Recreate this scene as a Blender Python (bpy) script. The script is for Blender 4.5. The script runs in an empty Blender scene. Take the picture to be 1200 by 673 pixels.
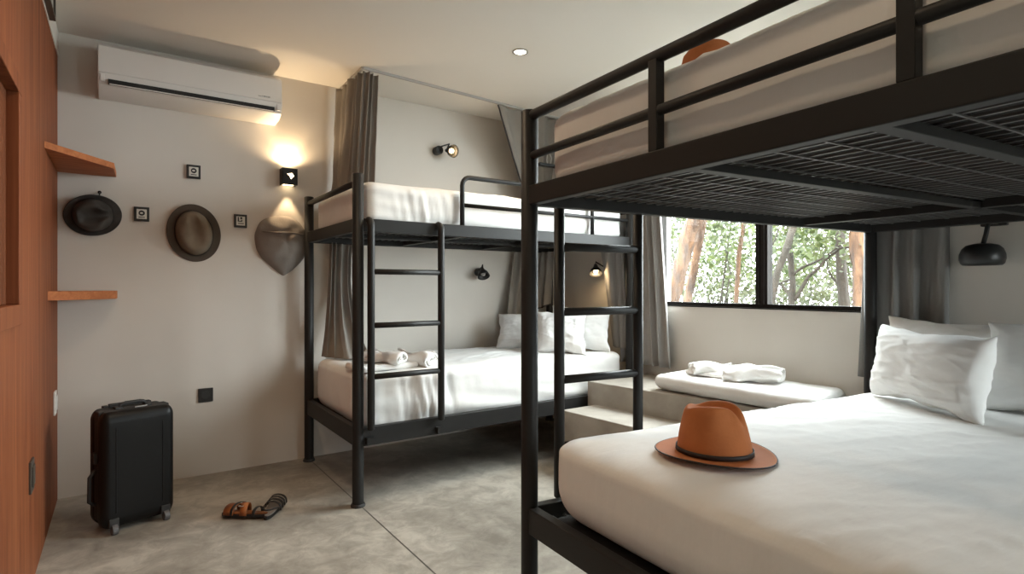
import bpy, math, random
from math import sin, cos, pi, radians, sqrt
from mathutils import Vector, Matrix, noise
random.seed(7)
SC = bpy.context.scene
COL = SC.collection

# ---------------------------------------------------------------- materials
def nt(name):
    m = bpy.data.materials.new(name); m.use_nodes = True
    t = m.node_tree; b = t.nodes['Principled BSDF']
    return m, t, b
def setc(b, k, v):
    b.inputs[k].default_value = v
def simple(name, col, rough=.5, metal=0, bump=None, emis=None, var=None, spec=None, scale3=(1,1,1)):
    m, t, b = nt(name)
    setc(b, 'Base Color', (*col, 1)); setc(b, 'Roughness', rough); setc(b, 'Metallic', metal)
    if spec is not None: setc(b, 'Specular IOR Level', spec)
    tc = t.nodes.new('ShaderNodeTexCoord'); mp = t.nodes.new('ShaderNodeMapping')
    mp.inputs['Scale'].default_value = scale3
    t.links.new(tc.outputs['Object'], mp.inputs['Vector'])
    if var:
        n = t.nodes.new('ShaderNodeTexNoise'); n.inputs['Scale'].default_value = var[0]; n.inputs['Detail'].default_value = 5
        t.links.new(mp.outputs[0], n.inputs['Vector'])
        r = t.nodes.new('ShaderNodeMix'); r.data_type = 'RGBA'
        r.inputs[6].default_value = (*col, 1); r.inputs[7].default_value = (*var[1], 1)
        cr = t.nodes.new('ShaderNodeMapRange'); cr.inputs['From Min'].default_value = .35; cr.inputs['From Max'].default_value = .65
        t.links.new(n.outputs['Fac'], cr.inputs['Value']); t.links.new(cr.outputs[0], r.inputs[0])
        t.links.new(r.outputs[2], b.inputs['Base Color'])
    if bump:
        n = t.nodes.new('ShaderNodeTexNoise'); n.inputs['Scale'].default_value = bump[0]; n.inputs['Detail'].default_value = 4
        t.links.new(mp.outputs[0], n.inputs['Vector'])
        bp = t.nodes.new('ShaderNodeBump'); bp.inputs['Strength'].default_value = bump[1]; bp.inputs['Distance'].default_value = bump[2] if len(bump) > 2 else .01
        t.links.new(n.outputs['Fac'], bp.inputs['Height']); t.links.new(bp.outputs[0], b.inputs['Normal'])
    if emis:
        setc(b, 'Emission Color', (*emis[0], 1)); setc(b, 'Emission Strength', emis[1])
    return m

def wood_mat(name, dark, light, scale=(8, 8, .6), seams=()):
    m, t, b = nt(name)
    tc = t.nodes.new('ShaderNodeTexCoord'); mp = t.nodes.new('ShaderNodeMapping'); mp.inputs['Scale'].default_value = scale
    t.links.new(tc.outputs['Object'], mp.inputs['Vector'])
    n = t.nodes.new('ShaderNodeTexNoise'); n.inputs['Scale'].default_value = 2.2; n.inputs['Detail'].default_value = 8; n.inputs['Roughness'].default_value = .62
    n.inputs['Distortion'].default_value = .8
    t.links.new(mp.outputs[0], n.inputs['Vector'])
    cr = t.nodes.new('ShaderNodeValToRGB'); e = cr.color_ramp.elements
    e[0].position = .32; e[0].color = (*dark, 1); e[1].position = .68; e[1].color = (*light, 1)
    t.links.new(n.outputs['Fac'], cr.inputs[0])
    out = cr.outputs[0]
    sx = t.nodes.new('ShaderNodeSeparateXYZ'); t.links.new(tc.outputs['Object'], sx.inputs[0])
    for y0 in seams:                       # sheet joints of the plywood
        s1 = t.nodes.new('ShaderNodeMath'); s1.operation = 'SUBTRACT'; s1.inputs[1].default_value = y0
        t.links.new(sx.outputs[1], s1.inputs[0])
        s2 = t.nodes.new('ShaderNodeMath'); s2.operation = 'ABSOLUTE'; t.links.new(s1.outputs[0], s2.inputs[0])
        s3 = t.nodes.new('ShaderNodeMath'); s3.operation = 'LESS_THAN'; s3.inputs[1].default_value = .004
        t.links.new(s2.outputs[0], s3.inputs[0])
        mx = t.nodes.new('ShaderNodeMix'); mx.data_type = 'RGBA'
        t.links.new(s3.outputs[0], mx.inputs[0]); t.links.new(out, mx.inputs[6])
        mx.inputs[7].default_value = (min(1, light[0]*1.25), light[1]*1.3, light[2]*1.3, 1); out = mx.outputs[2]
    t.links.new(out, b.inputs['Base Color'])
    bp = t.nodes.new('ShaderNodeBump'); bp.inputs['Strength'].default_value = .15; bp.inputs['Distance'].default_value = .004
    t.links.new(n.outputs['Fac'], bp.inputs['Height']); t.links.new(bp.outputs[0], b.inputs['Normal'])
    setc(b, 'Roughness', .6); setc(b, 'Specular IOR Level', .2)
    return m

def concrete_floor():
    m, t, b = nt('polished_concrete_floor')
    tc = t.nodes.new('ShaderNodeTexCoord')
    n1 = t.nodes.new('ShaderNodeTexNoise'); n1.inputs['Scale'].default_value = 1.7; n1.inputs['Detail'].default_value = 7; n1.inputs['Roughness'].default_value = .6
    n2 = t.nodes.new('ShaderNodeTexNoise'); n2.inputs['Scale'].default_value = 9; n2.inputs['Detail'].default_value = 8; n2.inputs['Roughness'].default_value = .7; n2.inputs['Distortion'].default_value = .6
    for n in (n1, n2): t.links.new(tc.outputs['Object'], n.inputs['Vector'])
    ad = t.nodes.new('ShaderNodeMath'); ad.operation = 'ADD'
    ml = t.nodes.new('ShaderNodeMath'); ml.operation = 'MULTIPLY'; ml.inputs[1].default_value = .7
    t.links.new(n2.outputs['Fac'], ml.inputs[0]); t.links.new(n1.outputs['Fac'], ad.inputs[0]); t.links.new(ml.outputs[0], ad.inputs[1])
    cr = t.nodes.new('ShaderNodeValToRGB'); e = cr.color_ramp.elements
    e[0].position = .62; e[0].color = (.20, .18, .15, 1); e[1].position = 1.05; e[1].color = (.52, .49, .43, 1)
    k = cr.color_ramp.elements.new(.85); k.color = (.36, .335, .29, 1)
    t.links.new(ad.outputs[0], cr.inputs[0]); out = cr.outputs[0]
    sx = t.nodes.new('ShaderNodeSeparateXYZ'); t.links.new(tc.outputs['Object'], sx.inputs[0])
    # saw-cut joint along the room
    s1 = t.nodes.new('ShaderNodeMath'); s1.operation = 'SUBTRACT'; s1.inputs[1].default_value = 1.0; t.links.new(sx.outputs[0], s1.inputs[0])
    s2 = t.nodes.new('ShaderNodeMath'); s2.operation = 'ABSOLUTE'; t.links.new(s1.outputs[0], s2.inputs[0])
    s3 = t.nodes.new('ShaderNodeMath'); s3.operation = 'LESS_THAN'; s3.inputs[1].default_value = .0035; t.links.new(s2.outputs[0], s3.inputs[0])
    mx = t.nodes.new('ShaderNodeMix'); mx.data_type = 'RGBA'; t.links.new(s3.outputs[0], mx.inputs[0]); t.links.new(out, mx.inputs[6]); mx.inputs[7].default_value = (.09, .08, .07, 1)
    t.links.new(mx.outputs[2], b.inputs['Base Color'])
    mr = t.nodes.new('ShaderNodeMapRange'); mr.inputs['To Min'].default_value = .28; mr.inputs['To Max'].default_value = .55
    t.links.new(n2.outputs['Fac'], mr.inputs['Value']); t.links.new(mr.outputs[0], b.inputs['Roughness'])
    bp = t.nodes.new('ShaderNodeBump'); bp.inputs['Strength'].default_value = .12; bp.inputs['Distance'].default_value = .006
    t.links.new(n2.outputs['Fac'], bp.inputs['Height']); t.links.new(bp.outputs[0], b.inputs['Normal'])
    return m

M = {}
M['wall'] = simple('lime_plaster', (.70, .66, .605), .85, bump=(6, .12, .006), var=(1.3, (.65, .61, .555)))
M['ceil'] = simple('ceiling_paint', (.80, .77, .72), .85, bump=(4, .08, .005))
M['floor'] = concrete_floor()
M['conc'] = simple('raw_concrete', (.44, .41, .36), .75, bump=(18, .5, .008), var=(5, (.33, .30, .26)))
M['ply'] = wood_mat('red_brown_plywood', (.16, .042, .016), (.28, .092, .036), seams=(2.36, 3.02))
M['plyf'] = wood_mat('red_brown_frame_wood', (.15, .040, .015), (.27, .088, .034))
M['wood'] = wood_mat('shelf_wood', (.33, .10, .035), (.52, .19, .075), scale=(1.2, 12, 12))
M['dwood'] = wood_mat('dark_slat_wood', (.10, .028, .008), (.18, .055, .02))
M['black'] = simple('black_powder_coat', (.016, .0155, .015), .5, .0, spec=.3, bump=(300, .05, .001))
M['wire'] = simple('dark_grey_wire', (.10, .10, .10), .35)
M['blackp'] = simple('black_plastic', (.02, .02, .02), .38, bump=(180, .08, .001))
M['case'] = simple('black_suitcase_shell', (.005, .005, .0052), .4, spec=.3, bump=(220, .12, .001))
M['rubber'] = simple('dark_rubber', (.03, .03, .03), .6)
M['wheel'] = simple('grey_wheel_plastic', (.12, .12, .125), .4)
M['sheet'] = simple('white_cotton_sheet', (.84, .835, .82), .9, bump=(4, .3, .02), scale3=(1, 3, 1))
M['pillow'] = simple('white_cotton_pillowcase', (.84, .835, .82), .9, bump=(8, .22, .010), scale3=(1, 1, 2.2))
M['towel'] = simple('white_terry_towel', (.88, .87, .85), .95, bump=(140, .6, .003))
M['under'] = simple('dark_mattress_underside', (.012, .012, .013), .9, bump=(60, .3, .003))
M['curt'] = simple('grey_curtain_linen', (.25, .225, .20), .9, bump=(220, .35, .002), var=(3, (.28, .255, .225)))
M['curtw'] = simple('grey_window_curtain_linen', (.34, .335, .325), .9, bump=(200, .35, .002), var=(3, (.38, .37, .36)))
M['curtd'] = simple('dark_grey_curtain_linen', (.20, .196, .19), .9, bump=(200, .35, .002), var=(3, (.225, .22, .215)))
M['pipe'] = simple('dark_curtain_piping', (.03, .024, .024), .8)
M['white'] = simple('white_abs_plastic', (.74, .72, .69), .35)
M['whited'] = simple('grey_abs_plastic', (.42, .41, .39), .45)
M['slot'] = simple('black_air_slot', (.012, .012, .012), .7)
M['alu'] = simple('dark_bronze_aluminium', (.022, .019, .017), .7, 0, spec=.15)
M['felt_o'] = simple('rust_orange_felt', (.50, .165, .05), .85, bump=(120, .3, .002), var=(12, (.44, .14, .04)))
M['felt_g'] = simple('grey_brown_felt', (.21, .17, .125), .9, bump=(120, .3, .002), var=(14, (.17, .135, .095)))
M['felt_gd'] = simple('dark_brown_felt_brim', (.085, .066, .05), .9, bump=(120, .3, .002))
M['felt_d'] = simple('charcoal_felt', (.065, .058, .052), .85, bump=(90, .3, .003), var=(9, (.030, .025, .022)))
M['cloth_g'] = simple('grey_brown_cloth', (.24, .215, .195), .9, bump=(90, .4, .003))
M['band'] = simple('dark_hat_band', (.02, .012, .010), .6)
M['steel'] = simple('brushed_steel', (.55, .53, .5), .3, .9)
M['brass'] = simple('dull_bronze_plate', (.10, .085, .07), .4, .5)
M['leather'] = simple('tan_leather', (.40, .135, .035), .55, bump=(60, .3, .002), var=(25, (.16, .05, .014)))
M['dleather'] = simple('black_leather', (.014, .012, .012), .5)
M['bulb'] = simple('warm_bulb', (1, .8, .5), .4, emis=((1, .72, .38), 7))
M['bulbw'] = simple('downlight_lens', (1, .93, .8), .4, emis=((1, .88, .70), 16))
M['sconce'] = simple('sconce_glow', (1, .85, .6), .4, emis=((1, .78, .48), 5))
M['ivory'] = simple('ivory_print', (.70, .68, .62), .6)
M['bark_o'] = simple('orange_bark', (.11, .055, .026), .95, bump=(9, 1.0, .06), var=(5, (.035, .02, .013)), scale3=(2, 2, .6))
M['bark_g'] = simple('grey_brown_bark', (.035, .027, .019), .95, bump=(12, 1.0, .05), var=(6, (.018, .014, .01)), scale3=(2, 2, .6))
M['soil'] = simple('leaf_litter_ground', (.10, .09, .07), .95, bump=(6, .8, .05), var=(7, (.05, .045, .035)))
M['ext'] = simple('outer_render', (.5, .48, .44), .9)

def leaf_mat(name, a, b_):
    m, t, b = nt(name)
    gi = t.nodes.new('ShaderNodeNewGeometry')
    cr = t.nodes.new('ShaderNodeValToRGB'); cr.color_ramp.elements[0].color = (*a, 1); cr.color_ramp.elements[1].color = (*b_, 1)
    t.links.new(gi.outputs['Random Per Island'], cr.inputs[0])
    t.links.new(cr.outputs[0], b.inputs['Base Color']); setc(b, 'Roughness', .5)
    tr = t.nodes.new('ShaderNodeBsdfTranslucent'); t.links.new(cr.outputs[0], tr.inputs['Color'])
    mx = t.nodes.new('ShaderNodeMixShader'); mx.inputs[0].default_value = .45
    t.links.new(b.outputs[0], mx.inputs[1]); t.links.new(tr.outputs[0], mx.inputs[2])
    t.links.new(mx.outputs[0], t.nodes['Material Output'].inputs['Surface'])
    return m
M['leaf'] = leaf_mat('green_leaves', (.02, .034, .008), (.085, .10, .035))
M['leafd'] = leaf_mat('pale_olive_leaves', (.025, .030, .012), (.09, .095, .05))
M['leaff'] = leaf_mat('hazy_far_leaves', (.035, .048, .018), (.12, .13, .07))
def glass_mat():
    m = bpy.data.materials.new('window_glass'); m.use_nodes = True; t = m.node_tree
    t.nodes.remove(t.nodes['Principled BSDF'])
    tr = t.nodes.new('ShaderNodeBsdfTransparent'); gl = t.nodes.new('ShaderNodeBsdfGlossy'); gl.inputs['Roughness'].default_value = .02
    tr.inputs['Color'].default_value = (.95, .96, .95, 1)
    mx = t.nodes.new('ShaderNodeMixShader'); mx.inputs[0].default_value = .05
    t.links.new(tr.outputs[0], mx.inputs[1]); t.links.new(gl.outputs[0], mx.inputs[2]); t.links.new(mx.outputs[0], t.nodes['Material Output'].inputs['Surface'])
    return m
M['glass'] = glass_mat()

# ---------------------------------------------------------------- mesh builder
class MB:
    def __init__(s): s.v = []; s.f = []
    def add(s, vs, fs):
        k = len(s.v); s.v += [Vector(p) for p in vs]; s.f += [tuple(i + k for i in f) for f in fs]; return s
    def box(s, a, b, T=None):
        x0, y0, z0 = a; x1, y1, z1 = b
        vs = [Vector(p) for p in ((x0,y0,z0),(x1,y0,z0),(x1,y1,z0),(x0,y1,z0),(x0,y0,z1),(x1,y0,z1),(x1,y1,z1),(x0,y1,z1))]
        if T: vs = [Vector(T(*p)) for p in vs]
        return s.add(vs, [(0,3,2,1),(4,5,6,7),(0,1,5,4),(1,2,6,5),(2,3,7,6),(3,0,4,7)])
    def prism(s, poly, z0, z1):
        n = len(poly); vs = [(x, y, z0) for x, y in poly] + [(x, y, z1) for x, y in poly]
        fs = [tuple(range(n))[::-1], tuple(range(n, 2*n))] + [(i, (i+1) % n, (i+1) % n + n, i+n) for i in range(n)]
        return s.add(vs, fs)
    def beam(s, p, q, w, h, up=(0,0,1)):
        p = Vector(p); q = Vector(q); d = (q-p).normalized(); u = Vector(up); sd = d.cross(u)
        if sd.length < 1e-4: sd = d.cross(Vector((1,0,0)))
        sd.normalize(); u = sd.cross(d).normalized()
        vs = []
        for c in (p, q):
            for a, b in ((-1,-1),(1,-1),(1,1),(-1,1)): vs.append(c + sd*a*w/2 + u*b*h/2)
        return s.add(vs, [(0,1,2,3),(7,6,5,4),(0,4,5,1),(1,5,6,2),(2,6,7,3),(3,7,4,0)])
    def tube(s, pts, r, n=12, cap=True):
        pts = [Vector(p) for p in pts]; m = len(pts)
        rs = r if isinstance(r, (list, tuple)) else [r]*m
        d0 = (pts[1]-pts[0]).normalized(); ref = Vector((0,0,1)) if abs(d0.z) < .9 else Vector((1,0,0))
        a = d0.cross(ref).normalized(); vs = []
        for i, p in enumerate(pts):
            d = (pts[min(i+1, m-1)] - pts[max(i-1, 0)])
            d = d.normalized() if d.length > 1e-9 else d0
            a = (a - d*a.dot(d)).normalized(); b = d.cross(a)
            for k in range(n):
                t = 2*pi*k/n; vs.append(p + (a*cos(t) + b*sin(t))*rs[i])
        fs = [(i*n+k, i*n+(k+1) % n, (i+1)*n+(k+1) % n, (i+1)*n+k) for i in range(m-1) for k in range(n)]
        if cap: fs += [tuple(range(n))[::-1], tuple((m-1)*n+k for k in range(n))]
        return s.add(vs, fs)
    def lathe(s, prof, T, n=24, cap=True):
        vs = [Vector(T(r*cos(2*pi*k/n), r*sin(2*pi*k/n), z)) for r, z in prof for k in range(n)]
        m = len(prof)
        fs = [(i*n+k, i*n+(k+1) % n, (i+1)*n+(k+1) % n, (i+1)*n+k) for i in range(m-1) for k in range(n)]
        if cap: fs += [tuple(range(n))[::-1], tuple((m-1)*n+k for k in range(n))]
        return s.add(vs, fs)
    def grid(s, fn, nu, nv, closed=False):
        vs = [Vector(fn(i/nu, j/nv)) for j in range(nv+1) for i in range(nu+1)]
        fs = [(j*(nu+1)+i, j*(nu+1)+i+1, (j+1)*(nu+1)+i+1, (j+1)*(nu+1)+i) for j in range(nv) for i in range(nu)]
        return s.add(vs, fs)

def root_loc(p):
    while p.parent: p = p.parent
    return p.location.copy()
def obj(name, mb, mat, parent=None, smooth=False, bevel=0, solid=0, sub=0, seg=2):
    me = bpy.data.meshes.new(name)
    off = root_loc(parent) if parent else Vector((0,0,0))
    me.from_pydata([tuple(v - off) for v in mb.v], [], mb.f); me.update()
    o = bpy.data.objects.new(name, me); COL.objects.link(o)
    if parent: o.parent = parent
    me.materials.append(M[mat] if isinstance(mat, str) else mat)
    if smooth:
        for p in me.polygons: p.use_smooth = True
    if solid:
        md = o.modifiers.new('thick', 'SOLIDIFY'); md.thickness = solid; md.offset = 0
    if sub:
        md = o.modifiers.new('sub', 'SUBSURF'); md.levels = sub; md.render_levels = sub
    if bevel:
        md = o.modifiers.new('bev', 'BEVEL'); md.width = bevel; md.segments = seg; md.limit_method = 'ANGLE'; md.angle_limit = radians(40)
        if smooth or True:
            for p in me.polygons: p.use_smooth = True
            md.harden_normals = True
    if smooth == 'auto':
        pass
    return o
def fixn(o):
    import bmesh
    bm = bmesh.new(); bm.from_mesh(o.data); bmesh.ops.recalc_face_normals(bm, faces=bm.faces); bm.to_mesh(o.data); bm.free(); return o
def tag(o, label, cat, group=None):
    o['label'] = label; o['category'] = cat
    if group: o['group'] = group
    return o
def thing(name, loc, label, cat, group=None):
    o = bpy.data.objects.new(name, None); o.empty_display_size = .05; COL.objects.link(o); o.location = loc
    return tag(o, label, cat, group)
def struct(name, mb, mat, parent=None, **k):
    o = obj(name, mb, mat, parent, **k)
    if not parent: o['kind'] = 'structure'
    return o

# ---------------------------------------------------------------- room shell
XL, XR, YB, YF, H = -.272, 3.10, 3.785, -1.7, 2.445
WY0, WY1, WZ0, WZ1 = 1.145, 2.695, .985, 2.34
struct('floor', MB().box((XL-.1, YF-.1, -.1), (XR+.1, YB+.1, 0)), 'floor')
struct('ceiling', MB().box((XL-.1, YF-.1, H), (XR+.16, YB+.1, H+.1)), 'ceil')
struct('wall_back', MB().box((XL-.1, YB, 0), (XR+.15, YB+.1, H)), 'wall')
w = MB()
T = .15
w.box((XR, YF, 0), (XR+T, YB, WZ0)); w.box((XR, YF, WZ1), (XR+T, YB, H))
w.box((XR, YF, WZ0), (XR+T, WY0, WZ1)); w.box((XR, WY1, WZ0), (XR+T, YB, WZ1))
struct('wall_right', w, 'wall')
# left side: plywood partition with plaster above
w = MB(); SY0, SY1, SZ0, SZ1 = 1.2, 2.375, 1.01, 1.755
PY = 1.08                                # the plywood starts here; unseen plaster before it, added to cut red bounce
w.box((XL-.06, PY, 0), (XL, YB, SZ0)); w.box((XL-.06, PY, SZ1), (XL, YB, 2.315))
w.box((XL-.06, PY, SZ0), (XL, SY0, SZ1)); w.box((XL-.06, SY1, SZ0), (XL, YB, SZ1))
struct('wall_left', w, 'ply')
struct('wall_left_plaster', MB().box((XL-.06, YF, 0), (XL, PY, 2.315)), 'wall')
struct('wall_left_upper', MB().box((XL-.06, YF, 2.315), (XL+.004, YB, H)), 'wall')
DX0, DX1, DZ = 2.15, 2.75, 2.12
struct('wall_front', MB().box((XL-.1, YF-.1, 0), (DX0, YF, H)).box((DX1, YF-.1, 0), (XR+.15, YF, H)).box((DX0, YF-.1, DZ), (DX1, YF, H)), 'wall')
dm = (DX0+DX1)/2
df = MB().box((DX0, YF-.08, 0), (DX0+.05, YF-.03, DZ)).box((DX1-.05, YF-.08, 0), (DX1, YF-.03, DZ)).box((DX0, YF-.08, DZ-.05), (DX1, YF-.03, DZ)).box((dm-.03, YF-.08, 0), (dm+.03, YF-.03, DZ-.05)).box((DX0+.05, YF-.08, 0), (DX1-.05, YF-.03, .04))
added_door = struct('added_door_1', df, 'alu')  # glazed door behind the camera, added to let in fill daylight
obj('pane', MB().box((DX0+.05, YF-.058, .04), (dm-.03, YF-.052, DZ-.05)), 'glass', added_door)
obj('pane', MB().box((dm+.03, YF-.058, .04), (DX1-.05, YF-.052, DZ-.05)), 'glass', added_door)
# shuttered opening in the plywood
wf = MB()
fw = .045
wf.box((XL-.05, SY1-fw, SZ0+fw), (XL+.012, SY1+.014, SZ1-.035)); wf.box((XL-.05, SY0-.014, SZ0-.02), (XL+.012, SY1+.014, SZ0+fw))
wf.box((XL-.05, SY0-.014, SZ1-.035), (XL+.012, SY1+.014, SZ1+.02)); wf.box((XL-.05, SY0-.014, SZ0+fw), (XL+.012, SY0+fw, SZ1-.035))
win2 = struct('window_2', wf, 'plyf', bevel=.003)
sl = MB(); sl.box((XL-.058, SY0+fw, SZ0+fw), (XL-.05, SY1-fw, SZ1-.035))
y = SY0+fw+.01
while y < SY1-fw-.02:
    sl.box((XL-.048, y, SZ0+fw), (XL-.02, y+.03, SZ1-.035)); y += .042
obj('shutter', sl, 'dwood', win2, bevel=.003)

# window in the right wall
wr = MB(); FX0, FX1 = XR+.03, XR+.08; f = .024
wr.box((FX0, WY0, WZ0), (FX1, WY1, WZ0+f)); wr.box((FX0, WY0, WZ1-f), (FX1, WY1, WZ1))
wr.box((FX0, WY0, WZ0+f), (FX1, WY0+f, WZ1-f)); wr.box((FX0, WY1-f, WZ0+f), (FX1, WY1, WZ1-f))
win1 = struct('window_1', wr, 'alu', bevel=.003)
obj('mullion', MB().box((FX0-.004, 1.881, WZ0+f), (FX1, 1.957, WZ1-f)).box((FX0-.012, 1.899, WZ0+f), (FX0-.004, 1.911, WZ1-f)).box((FX0-.012, 1.928, WZ0+f), (FX0-.004, 1.940, WZ1-f)), 'alu', win1)
obj('pane', MB().box((XR+.055, WY0+f, WZ0+f), (XR+.061, 1.881, WZ1-f)), 'glass', win1)
obj('pane', MB().box((XR+.055, 1.957, WZ0+f), (XR+.061, WY1-f, WZ1-f)), 'glass', win1)
struct('trim_1', MB().box((XR-.004, WY0-.002, WZ0-.006), (XR+.03, WY1+.002, WZ0)), 'alu')

# concrete bench with step
bench = thing('concrete_bench', (2.8, 2.1, 0), 'raw concrete platform bench with white-lit top built below the window', 'bench')
obj('platform', MB().prism([(2.53, 2.785), (2.69, 1.52), (XR-.002, 1.50), (XR-.002, 2.785)], 0, .49), 'conc', bench, bevel=.006)
obj('step', MB().prism([(2.255, 2.72), (2.345, 1.55), (2.686, 1.55), (2.54, 2.72)], 0, .345), 'conc', bench, bevel=.006)

# ---------------------------------------------------------------- soft things
def soft_box(T, size, r, rz, div=(60, 60, 10), amp=.004, freq=3.0, seed=0, crown=0, fn=None, rb=None):
    """rounded, slightly lumpy box; T maps local (x,y,z) to world, z from 0 to size z"""
    sx, sy, sz = size; mb = MB(); rb = rb or rz
    def shape(x, y, z):
        ix = min(max(x, r), sx-r); iy = min(max(y, r), sy-r)
        iz = min(max(z, rb), sz-rz); rr_ = rb if z < iz else rz
        ox, oy, oz = (x-ix)/r, (y-iy)/r, (z-iz)/rr_
        l = sqrt(ox*ox+oy*oy+oz*oz)
        k = max(abs(ox), abs(oy), abs(oz))
        if l > 1e-6:
            ox, oy, oz = ox/l*k, oy/l*k, oz/l*k
        X, Y, Z = ix+ox*r, iy+oy*r, iz+oz*rr_
        nn = noise.fractal(Vector((X*freq+seed, Y*freq*1.7, Z*freq)), .9, 2, 4)
        Z2 = Z + nn*amp + crown*(1-((2*X/sx-1)**2))*(1-((2*Y/sy-1)**2))*(1 if z > sz*.5 else 0)*max(0, Z/sz)
        dx = (X-sx/2)/(sx/2); dy = (Y-sy/2)/(sy/2)
        X2 = X + nn*amp*dx; Y2 = Y + nn*amp*dy
        if fn: X2, Y2, Z2 = fn(X2, Y2, Z2, x, y, z)
        return T(X2, Y2, Z2)
    nx, ny, nz = div
    def ax(n, s, rr, r2=None):              # sample more tightly near the rounded edges
        m = 7; r2 = r2 or rr; a = [rr*(1-cos(pi/2*i/m)) for i in range(m)]; b = [r2*(1-cos(pi/2*i/m)) for i in range(m)]
        mid = [rr + (s-rr-r2)*i/n for i in range(n+1)]
        return [*(sorted(a)), *mid, *[s-q for q in sorted(b, reverse=True)]]
    A, B, C = ax(nx, sx, r), ax(ny, sy, r), ax(nz, sz, rb, rz)
    def face(U, V, g):
        vs = [g(u, v) for v in V for u in U]; n = len(U)
        return vs, [(j*n+i, j*n+i+1, (j+1)*n+i+1, (j+1)*n+i) for j in range(len(V)-1) for i in range(n-1)]
    for g, U, V in ((lambda u, v: shape(u, v, sz), A, B), (lambda u, v: shape(u, v, 0), A, B),
                    (lambda u, v: shape(u, 0, v), A, C), (lambda u, v: shape(u, sy, v), A, C),
                    (lambda u, v: shape(0, u, v), B, C), (lambda u, v: shape(sx, u, v), B, C)):
        mb.add(*face(U, V, g))
    return mb
def weld(o):
    import bmesh
    bm = bmesh.new(); bm.from_mesh(o.data); bmesh.ops.remove_doubles(bm, verts=bm.verts, dist=.0004)
    bmesh.ops.recalc_face_normals(bm, faces=bm.faces); bm.to_mesh(o.data); bm.free()
    for p in o.data.polygons: p.use_smooth = True
    return o

def pillow(label, base, along, normal, w, h, t, lean, name='pillow', mat='pillow', seed=0, group=None, puff=1.0, sag=0, cr=.5):
    """pillow standing on its long edge: base = middle of the bottom edge, along = plan direction of the edge,
       lean = degrees leaning back away from `normal` (the side it faces)"""
    a = Vector((*along, 0)).normalized(); nrm = Vector((*normal, 0)); nrm = (nrm - a*nrm.dot(a)).normalized()
    th = radians(lean); up = (Vector((0,0,1))*cos(th) - nrm*sin(th)).normalized(); nn = a.cross(up)
    if nn.dot(nrm) < 0: nn = -nn
    b = Vector(base); mb = MB(); N = 64
    for sgn in (1, -1):
        def f(u, v):
            x, y = 2*u-1, 2*v-1
            e = (1-abs(x)**3.2)*(1-abs(y)**3.2)
            th_ = t/2*max(0, e)**.55*puff
            px = x*w/2*(1-.11*(1-abs(y)**1.6)*abs(x)**2.5)*1.0; py = (y*h/2)*(1-.15*(1-abs(x)**1.6)*abs(y)**2.5)
            q = Vector((x*1.9+seed, y*1.9-seed, sgn*1.3))
            wr = noise.fractal(q*.9, 1.0, 2.1, 3)*.011*max(0, e)**.4
            edge = noise.noise(Vector((x*3+seed*3, y*3, 5)))*.012
            py += edge*(abs(y) > .9); px += edge*(abs(x) > .9)
            dd = noise.noise(Vector((x*.7+y*2.3+seed, y*.5-x*.4, seed))); d3 = noise.noise(Vector((x*.9+y*1.2+seed, y*3.4-x*2.2, seed+5)))
            ridge = cr*(.0055*max(0, 1-abs(dd)*5)**1.5+.0035*max(0, 1-abs(d3)*6)**1.5)*min(1, max(0, e)*2.5)*(.45+.55*max(abs(x), abs(y)))
            zz = sgn*th_ + wr*sgn + ridge*sgn
            py -= sag*(1-x*x)*(y > 0)*y*.05
            return b + a*px + up*(py + h/2) + nn*zz
        mb.grid(f, N, N)
    # let it rest on the surface
    mz = min(v.z for v in mb.v); 
    for v in mb.v: v.z += base[2]-mz
    o = obj(name, mb, mat); weld(o)
    return tag(o, label, 'pillow', group)

def towel_roll(label, c, ax, ln, r, flat=.7, seed=0, turns=3.2, group=None):
    a = Vector((*ax, 0)).normalized(); s = Vector((-a.y, a.x, 0)); mb = MB(); n = 90
    def pos(u, v, inner):
        t = u*turns*2*pi; rad = r*(.14+.86*u) - inner
        x = rad*cos(t)*1.25; z = rad*sin(t)*flat
        l = (v-.5)*ln*(1-.10*(1-u))
        q = Vector((x*14+seed, l*9, z*14))
        d = noise.noise(q*.8)*.024 + noise.noise(q*2.1)*.007
        l += .02*noise.noise(Vector((u*8+seed, v > .5, 2)))*abs(2*v-1)
        sh = 1 + .38*noise.noise(Vector((l*9+seed, 3, 1)))
        return Vector(c) + a*l + s*((x+d)*sh) + Vector((0,0,(z+d)*sh))
    mb.grid(lambda u, v: pos(u, v, 0), n, 18)
    mz = min(v.z for v in mb.v)
    for v in mb.v: v.z += c[2]-mz
    o = obj('towel', mb, 'towel', smooth=True, solid=.011)
    return tag(o, label, 'towel', group)
def towel_flat(label, c, ax, ln, wd, th, seed=0):
    a = Vector((*ax, 0)).normalized(); s = Vector((-a.y, a.x, 0))
    T = lambda x, y, z: Vector(c) + a*(x-ln/2) + s*(y-wd/2) + Vector((0,0,z))
    mb = soft_box(T, (ln, wd, th), .018, th*.45, (14, 10, 2), amp=.006, freq=9, seed=seed)
    mz = min(v.z for v in mb.v)
    for v in mb.v: v.z += c[2]-mz
    return tag(weld(obj('towel', mb, 'towel')), label, 'towel')

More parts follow.
